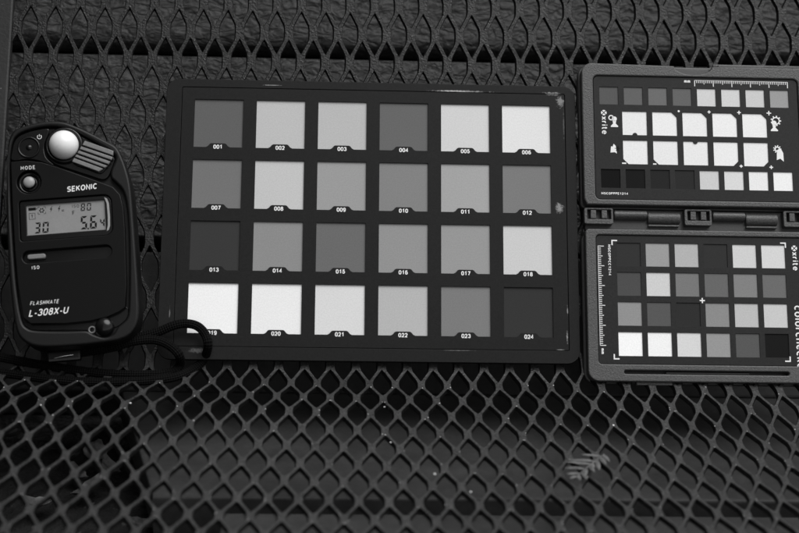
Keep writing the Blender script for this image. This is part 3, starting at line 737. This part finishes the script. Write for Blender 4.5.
def ringrect(x0, y0, x1, y1, t): return [rect(x0, y0, x1, y0+t), rect(x0, y1-t, x1, y1), rect(x0, y0+t, x0+t, y1-t), rect(x1-t, y0+t, x1, y1-t)]
ic = ringrect(-16.2, 67.6, -13.0, 70.9, .22)
ic += [rect(-16.3, 72.2, -12.6, 73.7), rect(-12.5, 72.6, -12.1, 73.3)]                         # battery
cx, cy = -9.7, 71.9
for sx_ in (-1, 1):
    for sy_ in (-1, 1): ic += [rect(min(cx+sx_*1.9, cx+sx_*.9), cy+sy_*1.8-.11, max(cx+sx_*1.9, cx+sx_*.9), cy+sy_*1.8+.11), rect(cx+sx_*1.9-.11, min(cy+sy_*1.7, cy+sy_*.8), cx+sx_*1.9+.11, max(cy+sy_*1.7, cy+sy_*.8))]
for i in range(6):
    a_ = 2*pi*i/6; ic.append(circle(cx+.95*cos(a_), cy+.95*sin(a_), .42, 8))
for x_ in (-5.2, -1.2):                                                                       # flash bolts
    ic += [[(x_+.5, 73.6), (x_-.5, 72.0), (x_+.1, 72.0), (x_-.3, 70.4), (x_+.8, 72.5), (x_+.15, 72.5), (x_+.9, 73.6)]]
ic += [rect(.5, 70.6, 1.4, 70.85), rect(.5, 71.2, 1.4, 71.45), rect(.25, 70.6, .49, 71.45)]
lp('icon_print', ic)
# words on the face
text('mode_word', 'MODE', -15.3, 94.1, 1.9, 24.4, 'ink_white', LM, w=.13, sx=1.0, spacing=1.7)
text('name_print', 'SEKONIC', 11.2, 81.6, 2.9, 24.4, 'ink_white', LM, rot=2.5, w=.17, shear=.12, sx=1.02)
text('mode_word', 'ISO', -13.6, 42.4, 1.7, 24.4, 'ink_white', LM, w=.13, sx=1.0, spacing=1.7)
text('model_print', 'FLASHMATE', -9.9, 24.4, 1.9, 24.4, 'ink_white', LM, shear=.3, w=.13, sx=.92, spacing=1.5)
text('model_print', 'L-308X-U', -8.0, 19.6, 3.5, 24.4, 'ink_white', LM, shear=.28, w=.15, sx=.98, rot=.5)
# power button recess and symbol
lathe('power_button', [(5.6, 23.1), (5.6, 23.7), (5.1, 23.9), (4.7, 23.6), (4.2, 22.4), (3.6, 21.6), (3.0, 21.9), (1.6, 23.2), (.8, 23.9), (.01, 24.0)], -14.6, 105.0, 'meter_gloss', LM)
pw = []
for i in range(14):
    a0_, a1_ = R(125+290*i/14), R(125+290*(i+1)/14)
    pw.append([(-9.1+r_*cos(a_), 110.2+r_*sin(a_)) for r_, a_ in ((1.2, a0_), (.9, a0_), (.9, a1_), (1.2, a1_))])
pw.append(rect(-9.22, 110.3, -8.98, 111.6)); pr('power_symbol', pw, LM, 23.24)
# dome: a rounded half sphere in its collar
lathe('dome_collar', [(9.6, 22.3), (9.6, 23.4), (9.0, 24.2), (8.2, 24.2), (7.9, 23.4)], 3.1, 104.7, 'meter_gloss', LM)
lathe('dome', [(7.4, 22.4), (7.4, 24.2)]+[(7.4*cos(R(a_)), 24.2+7.2*sin(R(a_))) for a_ in range(6, 90, 6)]+[(.02, 31.4)], 3.1, 104.7, 'dome_white', LM, 56)
# ribbed slider
gr = smooth_poly([(13.6, 106.2), (20, 103.4), (27.8, 99.8), (26.6, 95.6), (23.8, 91.4), (20.4, 88.6), (14, 91.4), (7.6, 94.6), (11.2, 98.0), (13.4, 102)], 3)
slid = plate('slide_grip', [gr], 22.3, 23.3, 'meter_gloss', LM, .4)
LE = [Vector((13.8, 106.0)), Vector((6.8, 95.5))]
RE = [Vector((27.9, 99.5)), Vector((27.1, 95.6)), Vector((24.4, 91.8)), Vector((20.0, 89.2))]
def redge(q): q *= 3; i_ = min(int(q), 2); return RE[i_].lerp(RE[i_+1], q-i_)
for a_, b_ in ((0, .20), (.27, .40), (.47, .59), (.66, .77), (.83, 1.0)):
    qs = [a_+(b_-a_)*k_/3 for k_ in range(4)]
    plate('grip_rib', [[tuple(LE[0].lerp(LE[1], a_))]+[tuple(redge(q)) for q in qs]+[tuple(LE[0].lerp(LE[1], b_))]], 23.2, 24.9, 'grip_plastic', slid, .32)
lathe('mode_button', [(5.6, 20.6), (5.6, 22.3), (5.0, 22.6), (4.2, 21.4), (3.0, 21.2), (2.9, 23.9)]+[(2.9*cos(R(a_)), 23.9+1.5*sin(R(a_))) for a_ in range(10, 90, 10)], -15.1, 86.6, 'meter_gloss', LM)
lathe('mode_button', [(2.95, 23.9)]+[(2.95*cos(R(a_)), 23.95+1.6*sin(R(a_))) for a_ in range(6, 90, 8)], -15.1, 86.6, 'button_grey', LM)
# sensitivity slot and its key
plate('slot_floor', [rect(-19.7, 45.0, 24.0, 51.0, 2.9)], 20.6, 21.4, 'meter_gloss', LM, 0)
plate('slot_key', [rect(-17.6, 46.9, -8.6, 49.4, 1.1)], 21.3, 23.9, 'grip_plastic', LM, .5, res=3)
# bottom knob and lanyard ring
lathe('knob', [(4.6, 21.2), (4.6, 23.2)]+[(4.6*cos(R(a_)), 23.2+3.0*sin(R(a_))) for a_ in range(8, 90, 8)], 18.6, 10.0, 'meter_gloss', LM)
tube('lug', [(12.3+1.5*cos(a_), 9.0+1.5*sin(a_), 22.6) for a_ in [2*pi*i/12 for i in range(13)]], .42, 'grip_plastic', LM, sub=2, n=8)
tube('strap_clip', [(-8.9, -2.0, 12), (-4, -1.3, 12.4), (1.0, -.9, 12)], .38, 'chrome', LM, sub=4, n=8)
box('strap_anchor', -12.5, -3.5, 6.5, 4.5, 2.2, 11.6, 'meter_gloss', LM, 1.2)
# woven strap, built in bench millimetres then handed to the meter
SA =  [(2.8, 0.2, 9), (11.8, 0.3, 12), (21.4, 1.1, 13), (29.3, 3.1, 12), (38.3, 3.6, 12), (44.3, 2.4, 12), (49.6, -0.9, 12), (53.3, -5.5, 12), (52.9, -8.9, 4.0), (49.8, -12.4, 6.0), (42.9, -13.7, 8.0), (30.5, -13.0, 8.5), (18.1, -11.6, 8.25), (8.0, -9.6, 7.0), (-7.1, -5.9, 4.75), (-22.0, -2.0, 4.0), (-36.9, 2.2, 4.0), (-51.7, 6.1, 4.0)]
SB =  [(8.8, 1.4, 8), (20.1, 3.9, 9), (31.8, 5.3, 10), (43.5, 7.3, 11), (50.7, 9.5, 12), (57.2, 10.3, 12), (63.2, 8.5, 12), (66.9, 4.1, 12), (68.1, -1.7, 12.5), (65.3, -6.8, 4.0), (60.3, -11.5, 4.0), (51.9, -15.6, 8.75), (40.7, -17.1, 12.0), (28.5, -17.0, 13.5), (13.7, -16.1, 14.0), (-1.1, -14.3, 13.5), (-16.0, -11.2, 11.5), (-31.3, -7.4, 8.5), (-51.7, -2.7, 4.75)]
tube('strap', SA, 2.3, 'strap_cord', LM, flat=.75, n=16, sub=8)
tube('strap', SB, 2.3, 'strap_cord', LM, flat=.75, n=16, sub=8)

# ------------------------------------------------------------------ sprig, crumbs and painted glints on the seat
SG = thing('sprig', 'small dry feathery sprig with flat needles lying on the seat mesh below the large chart', 'sprig', Matrix.Identity(4))
def seat_pt(x, s, n): return on_sheet(x, s, n)
sa = seat_pt(70, -100, 1.2); sb = seat_pt(87, -78, 2.2)
print('sprig', sa, sb)
def sprig():
    ax = (sb-sa); Ln = ax.length; a = ax.normalized(); nz = Vector((0, -.05, 1)).normalized(); pp = nz.cross(a).normalized()
    pts = [sa + a*Ln*t + nz*(.6*math.sin(3*t)) for t in (0, .25, .5, .75, 1)]
    tube('stem', [tuple(p) for p in pts], .45, 'dry_leaf', SG, n=6, sub=3)
    rnd = random.Random(3)
    for side, t, L_, ax_, ay_ in ((1, .88, 9, -1, .10), (1, .68, 12.5, -1, .05), (1, .55, 11.5, -1, .0), (1, .36, 9.5, -1, .10), (1, .16, 6, -1, -.1), (1, .06, 4, -1, -.5),
            (-1, .95, 9, .25, -1), (-1, .86, 10, .1, -1), (-1, .74, 10, -.02, -1), (-1, .60, 7.5, -.2, -1), (-1, .50, 8, .1, -1), (-1, .38, 8.5, -.25, -1), (-1, .24, 8, .12, -1), (-1, .12, 6, -.1, -1)):
        if True:
            p = sa + a*Ln*t + nz*.7; dr = Vector((ax_+rnd.uniform(-.06, .06), ay_*1.3, rnd.uniform(-.04, .10))).normalized()
            wv = nz.cross(dr).normalized(); W = rnd.uniform(.75, 1.15); vs_ = []
            for k in range(5):
                q = k/4; wd = W*(.35, .95, 1.0, .75, .12)[k]; c = p + dr*L_*q + nz*(1.2*q*(1-q)*rnd.uniform(.6, 1.8))
                for sx_, sz_ in ((-1, 0), (0, .35), (1, 0), (0, -.25)): vs_.append(tuple((c+wv*wd*sx_+nz*sz_)*K))
            fs = [(k*4+j, k*4+(j+1) % 4, k*4+4+(j+1) % 4, k*4+4+j) for k in range(4) for j in range(4)]+[(3, 2, 1, 0), (16, 17, 18, 19)]
            me = bpy.data.meshes.new('needle'); me.from_pydata(vs_, [], fs); me.update(); link('needle', me, 'dry_leaf', SG)
sprig()
def grit_glints():
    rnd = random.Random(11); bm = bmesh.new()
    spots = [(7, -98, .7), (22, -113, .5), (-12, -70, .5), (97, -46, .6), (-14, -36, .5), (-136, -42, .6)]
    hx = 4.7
    for _ in range(800):  # tiny pale specks painting glints on the strands, larger near the bend
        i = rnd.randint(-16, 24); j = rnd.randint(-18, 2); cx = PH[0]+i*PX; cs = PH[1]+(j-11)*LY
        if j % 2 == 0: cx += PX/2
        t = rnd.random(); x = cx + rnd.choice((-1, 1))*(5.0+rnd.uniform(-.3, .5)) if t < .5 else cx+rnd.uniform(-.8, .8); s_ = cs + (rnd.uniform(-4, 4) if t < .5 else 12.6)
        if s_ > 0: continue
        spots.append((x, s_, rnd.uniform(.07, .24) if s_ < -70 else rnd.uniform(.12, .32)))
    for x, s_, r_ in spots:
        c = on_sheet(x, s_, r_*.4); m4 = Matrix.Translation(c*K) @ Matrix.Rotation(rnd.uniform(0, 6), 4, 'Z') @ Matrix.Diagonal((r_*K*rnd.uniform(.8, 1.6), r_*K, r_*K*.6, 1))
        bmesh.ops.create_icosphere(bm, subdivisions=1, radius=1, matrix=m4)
    me = bpy.data.meshes.new('grit_glints'); bm.to_mesh(me); bm.free()
    o = link('grit_glints', me, 'grit_glints'); o['kind'] = 'stuff'; tag(o, 'pale crumbs and painted glints scattered over the seat mesh', 'grit_glints')
grit_glints()

# added blocker, unseen: dark boards off the bench's left end shade that side
SCR = thing('added_shade_screen', 'added unseen dark screen that shades the left end of the bench', 'screen', Matrix.Identity(4))
for i in range(7):
    box('plank', -305, -520+i*128, -84, -285, -395+i*128, 560, 'rail_paint', SCR, 2)
